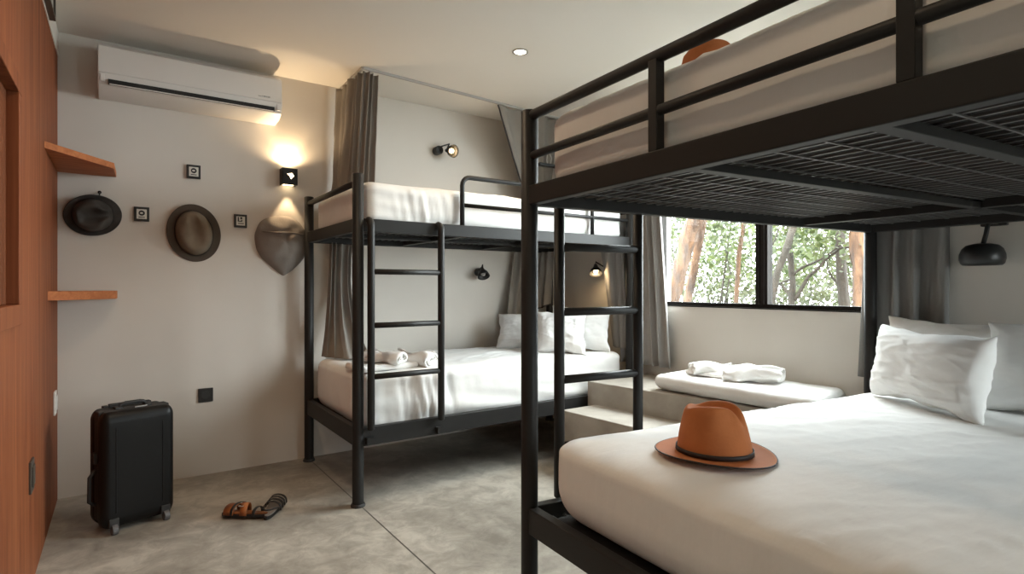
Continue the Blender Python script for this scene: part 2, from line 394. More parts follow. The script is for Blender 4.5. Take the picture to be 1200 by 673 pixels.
# ---------------------------------------------------------------- bunks
def bunk(name, label, P0, ea, eb, L, W, zt, zu, zl, lad, rungs, ladz, guard, endposts, midrail, longis, transv, post_r, endrail_z, hook=True):
    R = thing(name, (*P0, 0), label, 'bunk bed')
    EA = Vector((*ea, 0)).normalized(); EB = Vector((*eb, 0)).normalized(); O = Vector((*P0, 0))
    P = lambda a, b, z: O + EA*a + EB*b + Vector((0,0,z))
    for a, b in ((0,0),(L,0),(0,W),(L,W)):
        top = zt
        pb = MB().tube([P(a,b,.012), P(a,b,top-.004), P(a,b,top)], [post_r, post_r, post_r*.86], 20)
        po = fixn(obj('post', pb, 'black', R, smooth=True, bevel=0))
        md = po.modifiers.new('es', 'EDGE_SPLIT'); md.split_angle = radians(50)
        obj('foot_pad', MB().lathe([(post_r*1.25, 0), (post_r*1.3, .006), (post_r*1.15, .016)], lambda x, y, z: P(a,b,0)+Vector((x,y,z)), 20), 'rubber', po)
    g = post_r*.7
    for z0, z1, nm in ((zl[0], zl[1], 'lower_frame'), (zu[0], zu[1], 'upper_frame')):
        m = MB(); hh = z1-z0; zc = (z0+z1)/2; wd = .035
        m.beam(P(g,0,zc), P(L-g,0,zc), wd, hh); m.beam(P(g,W,zc), P(L-g,W,zc), wd, hh)
        m.beam(P(0,g,zc), P(0,W-g,zc), wd, hh); m.beam(P(L,g,zc), P(L,W-g,zc), wd, hh)
        fr = obj(nm, fixm(m), 'black', R, bevel=.004)
        # cross bars and woven wire
        cb = MB()
        for b in longis: cb.beam(P(.02,b*W,z0+.018), P(L-.02,b*W,z0+.018), .035, .022)
        for a in transv: cb.beam(P(a,.02,z0+.024), P(a,W-.02,z0+.024), .032, .034)
        if cb.v: obj('crossbar', cb, 'black', fr, bevel=.002)
        wm = MB(); n = int((L-.06)/.045)
        for i in range(n+1):
            a = .03 + (L-.06)*i/n
            wm.beam(P(a,.015,z0+.038), P(a,W-.015,z0+.038), .008, .005)
        k = int(W/.11)
        for j in range(1, k):
            b = W*j/k
            wm.beam(P(.015,b,z0+.034), P(L-.015,b,z0+.034), .005, .004)
        obj('wire_mesh', wm, 'wire', fr)
    # end rails
    for a in (0, L):
        z = endrail_z
        fixn(obj('end_rail', MB().tube([P(a,g,z), P(a,W-g,z)], .0165, 14), 'black', R, smooth=True))
    if midrail:
        for a in (0, L):
            fixn(obj('end_rail', MB().tube([P(a,g,midrail), P(a,W-g,midrail)], .0135, 14), 'black', R, smooth=True))
    for b in endposts:
        obj('end_upright', MB().beam(P(0,b,zu[1]), P(0,b,endrail_z), .028, .028, up=EB), 'black', R, bevel=.002)
    # guard hoop on the ladder side
    if guard:
        a0, a1, zg, zm, mids = guard
        r = .0135; k = .05
        pts = [P(a0,0,zu[1]-.02), P(a0,0,zg-k)]
        for i in range(1, 6):
            t = pi/2*i/5; pts.append(P(a0+k-k*cos(t), 0, zg-k+k*sin(t)))
        for i in range(0, 6):
            t = pi/2*i/5; pts.append(P(a1-k+k*sin(t), 0, zg-k+k*cos(t)))
        pts.append(P(a1,0,zu[1]-.02))
        gh = fixn(obj('guard_rail', MB().tube(pts, r, 14), 'black', R, smooth=True))
        fixn(obj('guard_crossbar', MB().tube([P(a0,0,zm), P(a1,0,zm)], .0115, 12), 'black', gh, smooth=True))
        for a in mids:
            fixn(obj('guard_upright', MB().tube([P(a,0,zu[1]-.01), P(a,0,zg)], .0135, 12), 'black', gh, smooth=True))
    # ladder
    la, lb = lad; yb = -.045 if hook else -.034; r = .0185
    for a in (la, lb):
        pts = []
        if hook:
            pts = [P(a, 0, ladz[1]-.004)]
            for i in range(1, 7):
                t = pi/2*i/6; pts.append(P(a, yb*sin(t), ladz[1]-.035*(1-cos(t))))
        else: pts = [P(a, yb, zu[0]+.02)]
        pts += [P(a, yb, ladz[0]+.006), P(a, yb, ladz[0])]
        fixn(obj('ladder_rail', MB().tube(pts, [r]*(len(pts)-1)+[r*.7], 16), 'black', R, smooth=True))
        obj('ladder_bracket', MB().box((a-.02, yb-.002, zl[0]+.01), (a+.02, -.012, zl[0]+.045), lambda x, y, z: P(x,y,z)), 'black', R)
    for z in rungs:
        m = MB().tube([P(la,yb,z), P(lb,yb,z)], .0145, 14)
        fixn(obj('ladder_rung', m, 'black', R, smooth=True))
    return R, P
def fixm(m): return m

# back bunk
RB, PB = bunk('bunk_bed', 'black steel single bunk bed standing along the back wall', (.988, 2.80), (1,0), (0,1), 1.955, .905,
    1.685, (1.392, 1.459), (.302, .395), (.052, .448), (1.188, .915, .655), (.385, 1.452),
    (.605, 1.94, 1.735, 1.575, (1.60,)), (), None, (.5,), (.65, 1.3), .0285, 1.642)
# near bunk
NEA = (3.02-1.10, 1.28-1.49); NEB = (-.055, -1)
RN, PN = bunk('bunk_bed', 'large black steel double bunk bed in the right foreground', (1.10, 1.49), NEA, NEB, 1.93, 1.66,
    1.686, (1.376, 1.438), (.312, .395), (.14, .49), (1.249, 1.024, .79, .56), (.385, 1.375),
    None, (.56, 1.108), 1.537, (.385, .63), (1.40,), .0275, 1.668, hook=False)

def mattress(label, P, a0, a1, b0, b1, z0, z1, r, rz, flip=1, seed=0, name='mattress', crown=.01, puck=True, amp=.005, rb=None):
    sx, sy, sz = a1-a0, b1-b0, z1-z0
    def T(x, y, z): return P(a0+x, b0+y, z0+z)
    def fn(X, Y, Z, x, y, z):
        # gathered sheet folds on the long side near the corners, gentle sag along the lower edge
        if puck:
            side = max(0, 1-Y/.05) if y == 0 else 0
            g = math.exp(-((X-.35)/.16)**2)
            Y -= .034*puck*g*noise.noise(Vector((X*26+seed*3+Z*5, Z*2.5, seed))) - .010*noise.noise(Vector((X*1.2+seed, Z*16+X*2.0, seed)))*(1 if y < r else 0)*(1 if .03 < Z < sz*.8 else .2)
            X += .004*math.exp(-((Y-sy*.12)/.1)**2)*sin(60*Y)*(1 if x < r else 0)*(1 if Z < sz*.8 else .2)
        if z > sz-rz*.5:                    # long soft creases pulled across the top
            q = noise.noise(Vector((X*1.3+Y*.9+seed, Y*7-X*3, seed)))
            q2 = noise.noise(Vector((X*2.1-seed, Y*15-X*4, seed+3)))
            m_ = max(0, noise.noise(Vector((X*1.5, Y*1.5, seed+8)))+.35)
            Z += m_*(.008*max(0, 1-abs(q)*8) + .005*max(0, 1-abs(q2)*6))
        return X, Y, Z
    mb = soft_box(T, (sx, sy, sz), r, rz, (120, 70, 10), amp=amp, freq=2.6, seed=seed, crown=crown, fn=fn, rb=rb)
    mz = z0
    for v in mb.v: v.z = max(v.z, mz)
    o = weld(obj(name, mb, 'sheet'))
    tag(o, label, 'mattress')
    u = soft_box(T, (sx-.05, sy-.05, .012), .03, .005, (6, 6, 1), amp=0, freq=1)
    for v in u.v: v += (P(.025, .025, 0)-P(0, 0, 0)); v.z -= .0005
    un = weld(obj('mattress_underside', u, 'under', o))
    un['label'] = 'dark woven underside'
    return o
mattress('white-sheeted single mattress low down on the back-wall bunk', PB, .035, 1.925, .025, .885, .352, .655, .07, .045, seed=1, amp=.006, rb=.08)
mattress('white-sheeted single mattress on top of the back-wall bunk', PB, .035, 1.925, .025, .885, 1.440, 1.665, .07, .05, seed=4, puck=.35)
mattress('large white double mattress in the foreground with a rust hat lying on it', PN, .015, 1.90, .05, 1.62, .362, .628, .13, .038, seed=7, puck=False, amp=.004, crown=.014, rb=.13)
mattress('large white-sheeted mattress high up on the foreground bunk behind the black rails', PN, .03, 1.90, .035, 1.62, 1.424, 1.668, .09, .05, seed=9, puck=False, amp=.003)
# bench cushion
cush = soft_box(lambda x, y, z: Vector((2.625+x+.03*(1-y/1.0), 1.36+y+.13*x, .4905+z)), (.44, .96, .098), .045, .04, (30, 50, 4), amp=.005, freq=4, seed=3)
for v in cush.v:
    v.z = max(v.z, .4905); v.x = min(v.x, XR-.004)
    if v.z < .54: v.x += (0.54-v.z)*.6*(1 if v.x < 2.8 else -.3)
tag(weld(obj('bench_mattress', cush, 'sheet')), 'thin white mattress with two towels lying on the concrete bench', 'mattress')

# pillows on the back bunk
pillow('white pillow slumped furthest left on the lower back bunk, under the corner curtain', (2.43, 3.36, .648), (.60, -.5), (-.6, -.8), .42, .31, .14, 34, seed=2)
pillow('white pillow standing in front of the others on the lower back bunk', (2.45, 2.97, .648), (.55, -.50), (-.66, -.75), .36, .32, .15, 22, seed=5)
pillow('white pillow leaning furthest right on the lower back bunk, beside the grey curtain', (2.67, 3.03, .648), (.36, -.46), (-.8, -.6), .44, .345, .13, 20, seed=8)
# pillows on the near bunk
pillow('creased white pillow in front, nearest the bedside post of the foreground bed', (2.575, .915, .632), (.315, .455), (-.82, .57), .60, .315, .17, 9, seed=11, cr=1)
pillow('white pillow against the wall behind the creased front pillow of the foreground bed', (2.88, .92, .632), (.06, .6), (-1, .1), .56, .352, .13, 14, seed=14, cr=1)
pillow('shaded white pillow at the right edge, beside the creased front pillow', (2.74, .47, .632), (.05, .66), (-1, .05), .66, .36, .17, 20, seed=17, cr=1)

# towels
towel_flat('flat folded white towel under the rolled towels on the lower back bunk', (1.20, 3.02, .652), (1, .1), .34, .24, .035, 2)
towel_roll('left rolled white towel on the lower back bunk behind the ladder', (1.20, 3.01, .690), (.55, -.8), .26, .045, .62, 3)
towel_roll('right rolled white towel on the lower back bunk behind the ladder', (1.385, 3.00, .655), (.45, -.85), .27, .058, .78, 8)
towel_flat('flat folded white towel spread behind the rolls on the bench mattress', (2.88, 2.02, .585), (.1, -1), .36, .20, .03, 6)
towel_roll('left rolled white towel on the bench mattress', (2.85, 2.05, .588), (.75, -.55), .25, .056, .74, 12, turns=2.1)
towel_roll('right rolled white towel on the bench mattress', (2.85, 1.80, .588), (.35, -.9), .30, .066, .72, 15, turns=2.1)

# ---------------------------------------------------------------- curtains
def lerp(pts, u):
    n = len(pts)-1; i = min(int(u*n), n-1); t = u*n-i
    return Vector(pts[i]).lerp(Vector(pts[i+1]), t)
def curtain(label, top, bot, folds, amp, mat='curt', seed=0, nu=120, nv=40, ease=1.0, pipe=None, normal=None, mid=None, amp_bot=None, group=None, rail=None):
    """top / bot = polylines in space; mid = optional polyline half way down"""
    mb = MB(); amp_bot = amp if amp_bot is None else amp_bot
    def f(u, v):
        a = lerp(top, u); b = lerp(bot, u)
        if mid:
            m = lerp(mid, u); c = 2*m-(a+b)/2
            p = a*(1-v)**2 + c*2*v*(1-v) + b*v*v
        else:
            p = a.lerp(b, v**ease)
        d = lerp(top, min(1, u+.02))-lerp(top, max(0, u-.02)); d.z = 0; d.normalize()
        n = Vector((d.y, -d.x, 0)) if normal is None else Vector(normal)
        am = amp + (amp_bot-amp)*v
        ph = 2*pi*folds*(u + .035*sin(2*pi*u*1.3+seed) + .02*v*noise.noise(Vector((u*3+seed, v*2, 1))))
        s = sin(ph); s = math.copysign(abs(s)**.8, s)
        s += .35*sin(ph*.5+seed)
        p = p + n*am*s + d*am*.5*cos(ph*1.0)*.6 + n*.006*noise.noise(Vector((u*6, v*7, seed)))
        return p
    mb.grid(f, nu, nv)
    o = obj('curtain', mb, mat, smooth=True, solid=.004)
    tag(o, label, 'curtain', group)
    if pipe == 'left': fixn(obj('piping', MB().tube([f(0, j/nv) for j in range(nv+1)], .006, 8), 'pipe', o, smooth=True))
    if pipe == 'bottom':
        fixn(obj('piping', MB().tube([f(i/nu, 1) for i in range(nu+1)], .006, 8), 'pipe', o, smooth=True))
    return o
# ceiling rail round the top of the back bunk
rl = MB(); zr = H-.008
rl.beam((1.205, 3.33, zr), (2.95, 3.47, zr), .016, .016); rl.beam((1.205, 3.33, zr), (1.215, YB, zr), .016, .016); rl.beam((2.95, 3.47, zr), (2.96, YB, zr), .016, .016)
tag(obj('curtain_rail', rl, 'whited', bevel=.002), 'thin curtain rail fixed to the ceiling above the back bunk', 'curtain rail')
zc = H-.02
curtain('dark grey curtain gathered at the left end of the ceiling rail', [(1.20, YB-.03, zc), (1.205, 3.5, zc), (1.225, 3.345, zc), (1.30, 3.35, zc-.01)],
        [(1.165, YB-.03, 1.68), (1.17, 3.58, 1.68), (1.20, 3.42, 1.68), (1.28, 3.36, 1.68)], 8, .018, seed=1, amp_bot=.014)
curtain('dark grey curtain swept right at the far end of the ceiling rail', [(2.235, 3.42, zc), (2.5, 3.44, zc), (2.8, 3.465, zc), (2.93, 3.60, zc), (2.96, YB-.04, zc)],
        [(2.70, 3.66, 1.70), (2.78, 3.66, 1.70), (2.86, 3.68, 1.70), (2.92, 3.70, 1.70), (2.98, YB-.03, 1.70)], 8, .014, seed=3, pipe='left', amp_bot=.012, ease=1.15)
curtain('dark grey curtain hanging behind the left post inside the lower back bunk', [(1.12, 3.70, 1.40), (1.18, 3.70, 1.40), (1.27, 3.72, 1.40)],
        [(1.045, 3.62, .668), (1.12, 3.44, .668), (1.28, 3.42, .668)], 4, .016, seed=5, mid=[(1.10, 3.69, 1.0), (1.16, 3.66, 1.0), (1.25, 3.66, 1.0)], amp_bot=.022)
curtain('dark grey curtain with a dark hem in the back corner of the lower back bunk', [(2.60, YB-.035, 1.40), (2.74, 3.73, 1.40), (2.86, 3.70, 1.40), (2.90, 3.60, 1.40)],
        [(2.46, 3.68, .668), (2.62, 3.72, .80), (2.80, 3.70, .93), (2.90, 3.64, .97)], 6, .014, seed=8, pipe='bottom')
curtain('mid grey curtain hanging beside the reading light at the head of the lower back bunk', [(2.975, 3.14, 1.41), (2.97, 2.98, 1.41), (2.97, 2.875, 1.41)],
        [(2.985, 3.02, .67), (2.975, 2.92, .67), (2.972, 2.86, .67)], 2.6, .014, mat='curtw', seed=2, normal=(1, .2, 0))
# window curtains
curtain('light grey floor-length curtain left of the window', [(3.04, 2.99, 2.41), (3.04, 2.82, 2.41), (3.04, 2.665, 2.41)],
        [(3.03, 2.96, .565), (3.03, 2.73, .565), (3.03, 2.51, .565)], 5, .024, mat='curtw', seed=6, amp_bot=.03, normal=(-1, 0, 0))
curtain('dark grey curtain right of the window behind the foreground bed pillows', [(3.062, 1.275, 2.41), (3.055, 1.12, 2.41), (3.055, .955, 2.41)],
        [(3.068, 1.36, .66), (3.06, 1.14, .66), (3.055, .965, .66)], 3.6, .023, mat='curtd', seed=9, normal=(-1, 0, 0), amp_bot=.019)
for nm, y0, y1, lb in (('a', 2.66, 2.98, 'short white curtain track above the left window curtain'), ('b', .90, 1.32, 'short white curtain track above the right window curtain')):
    tag(obj('curtain_track', MB().box((3.02, y0, 2.415), (XR, y1, 2.435)), 'white', bevel=.002), lb, 'curtain rail')

# ---------------------------------------------------------------- air conditioner
ac = thing('air_conditioner', (.36, YB, 2.12), 'white split air conditioner mounted high on the back wall', 'air conditioner')
AX0, AX1 = -.098, .80; yf = YB-.19
b = MB(); prof = [(YB+.002, 2.375), (yf+.05, 2.378), (yf, 2.35), (yf-.008, 2.20), (yf+.012, 2.155), (yf+.07, 2.128), (YB+.002, 2.125)]
n = len(prof); vs = [(AX0, y, z) for y, z in prof]+[(AX1, y, z) for y, z in prof]
b.add(vs, [tuple(range(n)), tuple(range(n, 2*n))[::-1]] + [(i, i+n, (i+1) % n+n, (i+1) % n) for i in range(n)])
fixn(obj('body', b, 'white', ac, bevel=.006))
b = MB(); pf = [(yf+.045, 2.381), (yf-.004, 2.353), (yf-.014, 2.215), (yf-.004, 2.215), (yf+.002, 2.345), (yf+.045, 2.375)]
n = len(pf); vs = [(AX0+.002, y, z) for y, z in pf]+[(AX1-.002, y, z) for y, z in pf]
b.add(vs, [tuple(range(n)), tuple(range(n, 2*n))[::-1]] + [(i, i+n, (i+1) % n+n, (i+1) % n) for i in range(n)])
fixn(obj('front_panel', b, 'white', ac, bevel=.003))
obj('air_slot', MB().box((AX0+.045, yf-.0125, 2.160), (AX1-.045, yf+.03, 2.184)), 'slot', ac)
obj('louver', MB().beam((AX0+.05, yf+.002, 2.164), (AX1-.05, yf+.002, 2.164), .036, .006, up=(0,-.35,1)), 'white', ac, bevel=.002)
obj('end_cap', MB().box((AX0+.012, yf-.0105, 2.170), (AX0+.030, yf, 2.206)), 'white', ac, bevel=.002)
obj('end_cap', MB().box((AX1-.032, yf-.0105, 2.170), (AX1-.012, yf, 2.206)), 'white', ac, bevel=.002)
lg = MB(); x = AX1-.135
for wd in (.018, .004, .012, .005, .011):
    lg.box((x, yf-.0165, 2.234), (x+wd, yf-.0125, 2.234+(.003 if wd > .015 else .007))); x += wd+.0035
obj('maker_mark', lg, 'whited', ac)

# ---------------------------------------------------------------- shelves
up = MB().prism([(XL, YB), (XL, 3.16), (-.028, 3.52), (-.02, YB)], 1.712, 1.742)
tag(obj('wall_shelf', up, 'wood', bevel=.002), 'reddish wooden corner shelf, the upper of the two', 'shelf')
lo = MB().prism([(XL, YB), (XL, 3.30), (-.022, 3.60), (-.015, YB)], 1.048, 1.090)
tag(obj('wall_shelf', lo, 'wood', bevel=.002), 'reddish wooden corner shelf, the lower of the two', 'shelf')

# ---------------------------------------------------------------- wall plaques
def plaque(x, z, kind, label):
    t = thing('wall_plaque', (x, YB, z), label, 'sign', None)
    w2, h2 = .036, .040
    obj('board', MB().box((x-w2, YB-.014, z-h2), (x+w2, YB-.001, z+h2)), 'blackp', t, bevel=.002)
    s = .024
    em = obj('emblem', MB().box((x-s, YB-.0165, z-s*1.12), (x+s, YB-.0135, z+s*1.12)), 'ivory', t)
    def blk(a, b, c, d): m.box((x+a*s, YB-.0185, z+d*s), (x+b*s, YB-.0164, z+c*s))
    m = MB()
    if kind == 0:
        m.lathe([(.0, 0), (s*.60, 0), (s*.62, .0018), (0, .0018)], lambda a, b, c: Vector((x+a, YB-.0166-c, z+s*.22+b)), 24)
        blk(-.62, .62, -.66, -.84)
        obj('emblem_figure', m, 'blackp', em)
        obj('emblem_dot', MB().lathe([(0, 0), (s*.2, 0), (s*.2, .001), (0, .001)], lambda a, b, c: Vector((x+a*1.6-.001, YB-.0186-c, z+s*.22+b)), 16), 'ivory', em)
    else:
        blk(-.7, -.42, .95, -.2); blk(-.1, .35, .95, .45); blk(.1, .35, .3, -.2); blk(-.42, .1, .0, -.2); blk(-.62, .7, -.55, -.75)
        obj('emblem_figure', m, 'blackp', em)

plaque(.350, 1.783, 0, 'small black plaque with white emblem above the grey-brown fedora')
plaque(.096, 1.517, 0, 'small black plaque with white emblem right of the charcoal hat')
plaque(.600, 1.512, 1, 'small black plaque with white emblem left of the hanging cloth hat')

# ---------------------------------------------------------------- electrical bits
o_ = thing('wall_outlet', (.413, YB, .47), 'black square power outlet low on the back wall', 'outlet')
obj('plate', MB().box((.374, YB-.009, .430), (.452, YB-.0005, .512)), 'blackp', o_, bevel=.003)
obj('socket', MB().lathe([(.024, 0), (.024, .004), (.020, .004), (.020, .001)], lambda x, y, z: Vector((.413+x, YB-.009-z, .471+y)), 24), 'rubber', o_)
def left_plate(y, z, h, w_, mat, label, cat):
    t = thing('light_switch', (XL, y, z), label, cat)
    obj('plate', MB().box((XL, y-w_/2, z-h/2), (XL+.008, y+w_/2, z+h/2)), mat, t, bevel=.002)
    obj('rocker', MB().box((XL+.008, y-w_/3.2, z-h/3.2), (XL+.012, y+w_/3.2, z+h/3.2)), mat, t, bevel=.001)
left_plate(3.60, .535, .115, .085, 'white', 'white switch plate on the plywood wall near the corner', 'light switch')
left_plate(2.70, .420, .115, .09, 'brass', 'dull bronze socket plate low on the plywood wall', 'light switch')
vt = thing('wall_vent', (XL+.004, 3.2, 2.38), 'grey framed panel above the plywood partition, by the ceiling', 'vent')
obj('panel', MB().box((XL+.004, 2.5, 2.335), (XL+.02, 3.30, 2.432)), 'whited', vt, bevel=.002)
obj('panel_frame', MB().box((XL+.004, 3.30, 2.325), (XL+.028, 3.315, 2.438)).box((XL+.004, 2.5, 2.325), (XL+.028, 3.30, 2.335)), 'brass', vt)

# up-down wall light
sx, sz_ = .873, 1.804
t = thing('wall_light', (sx, YB, sz_), 'black up-and-down wall light glowing above the hanging cloth hat', 'lamp')
m = MB(); w2, h2, dp = .046, .060, .075
m.box((sx-w2, YB-dp, sz_-h2+.008), (sx+w2, YB-dp+.004, sz_+h2-.008)); m.box((sx-w2, YB-dp, sz_-h2+.008), (sx-w2+.004, YB, sz_+h2-.008)); m.box((sx+w2-.004, YB-dp, sz_-h2+.008), (sx+w2, YB, sz_+h2-.008))
obj('housing', m, 'black', t)
obj('core', MB().box((sx-w2+.005, YB-.045, sz_-.012), (sx+w2-.005, YB, sz_+.012)), 'white', t)
obj('diffuser', MB().box((sx-.03, YB-dp+.01, sz_+h2-.014), (sx+.03, YB-.008, sz_+h2-.012)), 'sconce', t)
obj('diffuser', MB().box((sx-.03, YB-dp+.01, sz_-h2+.012), (sx+.03, YB-.008, sz_-h2+.014)), 'sconce', t)
obj('cutout', MB().add([(sx-.018, YB-dp-.001, sz_+.015), (sx+.012, YB-dp-.001, sz_+.022), (sx+.024, YB-dp-.001, sz_+.004), (sx+.006, YB-dp-.001, sz_-.016), (sx-.002, YB-dp-.001, sz_+.002)], [(0,4,3,2,1)]), 'sconce', t, solid=.001)

# recessed ceiling light
def lamp_data(kind, name, loc, power, col, size=.03, rot=None, spot=None, blend=.5, parent=None):
    d = bpy.data.lights.new(name, kind); d.energy = power; d.color = col
    if kind in ('POINT', 'SPOT'): d.shadow_soft_size = size
    if kind == 'SPOT': d.spot_size = radians(spot); d.spot_blend = blend
    o = bpy.data.objects.new(name, d); COL.objects.link(o); o.location = Vector(loc) - (root_loc(parent) if parent else Vector())
    if rot: o.rotation_euler = rot
    if parent: o.parent = parent
    return o
WARM = (1, .74, .48)
def downlight(x, y, label, power, group=None, soft=.05):
    t = thing('ceiling_downlight', (x, y, H), label, 'ceiling light')
    Tt = lambda a, b, c: Vector((x+a, y+b, H-c))
    obj('trim_ring', MB().lathe([(.036, -.001), (.045, 0), (.046, .005), (.034, .006), (.033, .001)], Tt, 32, cap=False), 'steel', t, smooth=True)
    obj('lens', MB().lathe([(.033, .0015), (.033, .003)], Tt, 32), 'bulbw', t)
    lamp_data('SPOT', 'downlight_beam', (x, y, H-.02), power, WARM, soft, spot=150, blend=.9, parent=t)
downlight(1.862, 2.61, 'small round glowing downlight recessed in the ceiling', 22)
downlight(.45, 2.0, 'added unseen ceiling downlight over the floor in front of the plywood wall', 30)  # out of view, added to warm the back wall and floor
downlight(.42, .3, 'added unseen ceiling downlight over the entrance side of the room', 16, soft=.12)  # out of view, added to fill the near side of the upper mattress
lamp_data('SPOT', 'uplight_beam', (sx, YB-.04, sz_+.064), 4.5, (1, .72, .42), .015, rot=(pi, 0, 0), spot=78, blend=.35)
lamp_data('SPOT', 'uplight_spill', (sx, YB-.055, sz_+.064), 5, (1, .72, .42), .012, rot=(pi, 0, 0), spot=160, blend=.6)
lamp_data('SPOT', 'downlight_wash', (sx, YB-.045, sz_-.064), 4.5, (1, .72, .42), .015, rot=(0, 0, 0), spot=62, blend=.3)

# ---------------------------------------------------------------- reading lights
def reading(label, wallp, nrm, head, aim, on, hs=.042):
    """wallp on the wall, nrm out of the wall, head centre, aim = direction the bell opens"""
    t = thing('reading_light', wallp, label, 'lamp')
    W_ = Vector(wallp); N = Vector(nrm).normalized(); side = N.cross(Vector((0,0,1)))
    fr = lambda x, y, z: W_ + side*x + Vector((0,0,1))*y + N*z
    fixn(obj('wall_mount', MB().lathe([(.030, .001), (.032, .004), (.032, .055), (.028, .062), (.0, .062)], fr, 24), 'blackp', t, smooth=True)).modifiers.new('e', 'EDGE_SPLIT')
    A = Vector(aim).normalized(); ref = Vector((0,0,1)) if abs(A.z) < .9 else Vector((1,0,0)); u = A.cross(ref).normalized(); v = A.cross(u)
    Hc = Vector(head)
    hd = lambda x, y, z: Hc + u*x + v*y + A*z
    fixn(obj('lamp_head', MB().lathe([(.004, -.055), (.014, -.053), (.018, -.03), (hs*.9, -.005), (hs*1.15, .03), (hs*1.1, .03), (hs*.8, -.003)], hd, 24, cap=False), 'blackp', t, smooth=True))
    obj('bulb', MB().lathe([(.001, -.012), (.014, -.008), (.019, .006), (.014, .018), (.001, .023)], hd, 16), 'bulb' if on else 'whited', t, smooth=True)
    p0 = fr(0, 0, .06); arm = [p0, p0+N*.02+Vector((0,0,.02)), Hc - A*.02 + Vector((0,0,.05)), Hc - A*.045+Vector((0,0,.012))]
    fixn(obj('arm', MB().tube(arm, .0055, 8), 'blackp', t, smooth=True))
    if on: lamp_data('POINT', 'bulb_glow', Hc + A*.035, on, (1, .70, .38), .02, parent=t)
reading('black reading light on the back wall above the upper back bunk', (1.93, YB, 2.12), (0,-1,0), (2.005, YB-.095, 2.115), (.25, -1, -.25), .5)
reading('black reading light on the back wall inside the lower back bunk', (2.29, YB, 1.225), (0,-1,0), (2.285, YB-.09, 1.215), (-.15, -.6, -.85), 0)
reading('lit black reading light at the head end of the lower back bunk', (XR, 3.12, 1.235), (-1,0,0), (XR-.135, 3.17, 1.235), (-.35, -.42, -.8), 1.6)
reading('black reading light at the head end above the upper back bunk', (XR, 3.16, 1.70), (-1,0,0), (XR-.13, 3.18, 1.70), (-.6, 0, -.7), 0)
# small dark bracket by the corner
br = thing('wall_bracket', (XR, 3.405, 2.03), 'thin black bar with a loop reaching out from the wall near the back corner', 'bracket')
obj('bar', MB().box((2.60, 3.385, 2.030), (XR, 3.43, 2.052)), 'blackp', br, bevel=.004)
fixn(obj('loop', MB().tube([(2.71, 3.40, 2.05), (2.72, 3.40, 2.10), (2.705, 3.40, 2.13), (2.68, 3.40, 2.125), (2.675, 3.40, 2.08), (2.68, 3.40, 2.05)], .004, 8), 'steel', br, smooth=True))

# big dome reading light over the near bed
t = thing('dome_reading_light', (XR, .83, 1.40), 'black domed reading light hanging over the foreground bed pillows', 'lamp')
fx, fy, fz = XR-.10, .838, 1.243
obj('wall_mount', MB().box((XR-.03, .775, 1.372), (XR, .865, 1.405)).box((XR-.10, .80, 1.378), (XR-.03, .84, 1.398)), 'blackp', t, bevel=.004)
fixn(obj('arm', MB().tube([(XR-.09, .82, 1.385), (XR-.095, .826, 1.335), (XR-.10, .836, 1.285)], .009, 12), 'blackp', t, smooth=True))
pr = [(0, .040), (.030, .0395), (.055, .034), (.070, .022), (.078, .004), (.079, -.012), (.074, -.026), (.066, -.032), (.060, -.032), (.066, -.01), (.05, .02), (0, .03)]
fixn(obj('dome', MB().lathe(pr, lambda x, y, z: Vector((fx+x, fy+y, fz+z*1.28)), 40, cap=False), 'blackp', t, smooth=True))
fixn(obj('bulb', MB().lathe([(.001, -.030), (.016, -.026), (.02, -.01), (.014, .01), (.001, .015)], lambda x, y, z: Vector((fx+x, fy+y, fz+z)), 20), 'whited', t, smooth=True))

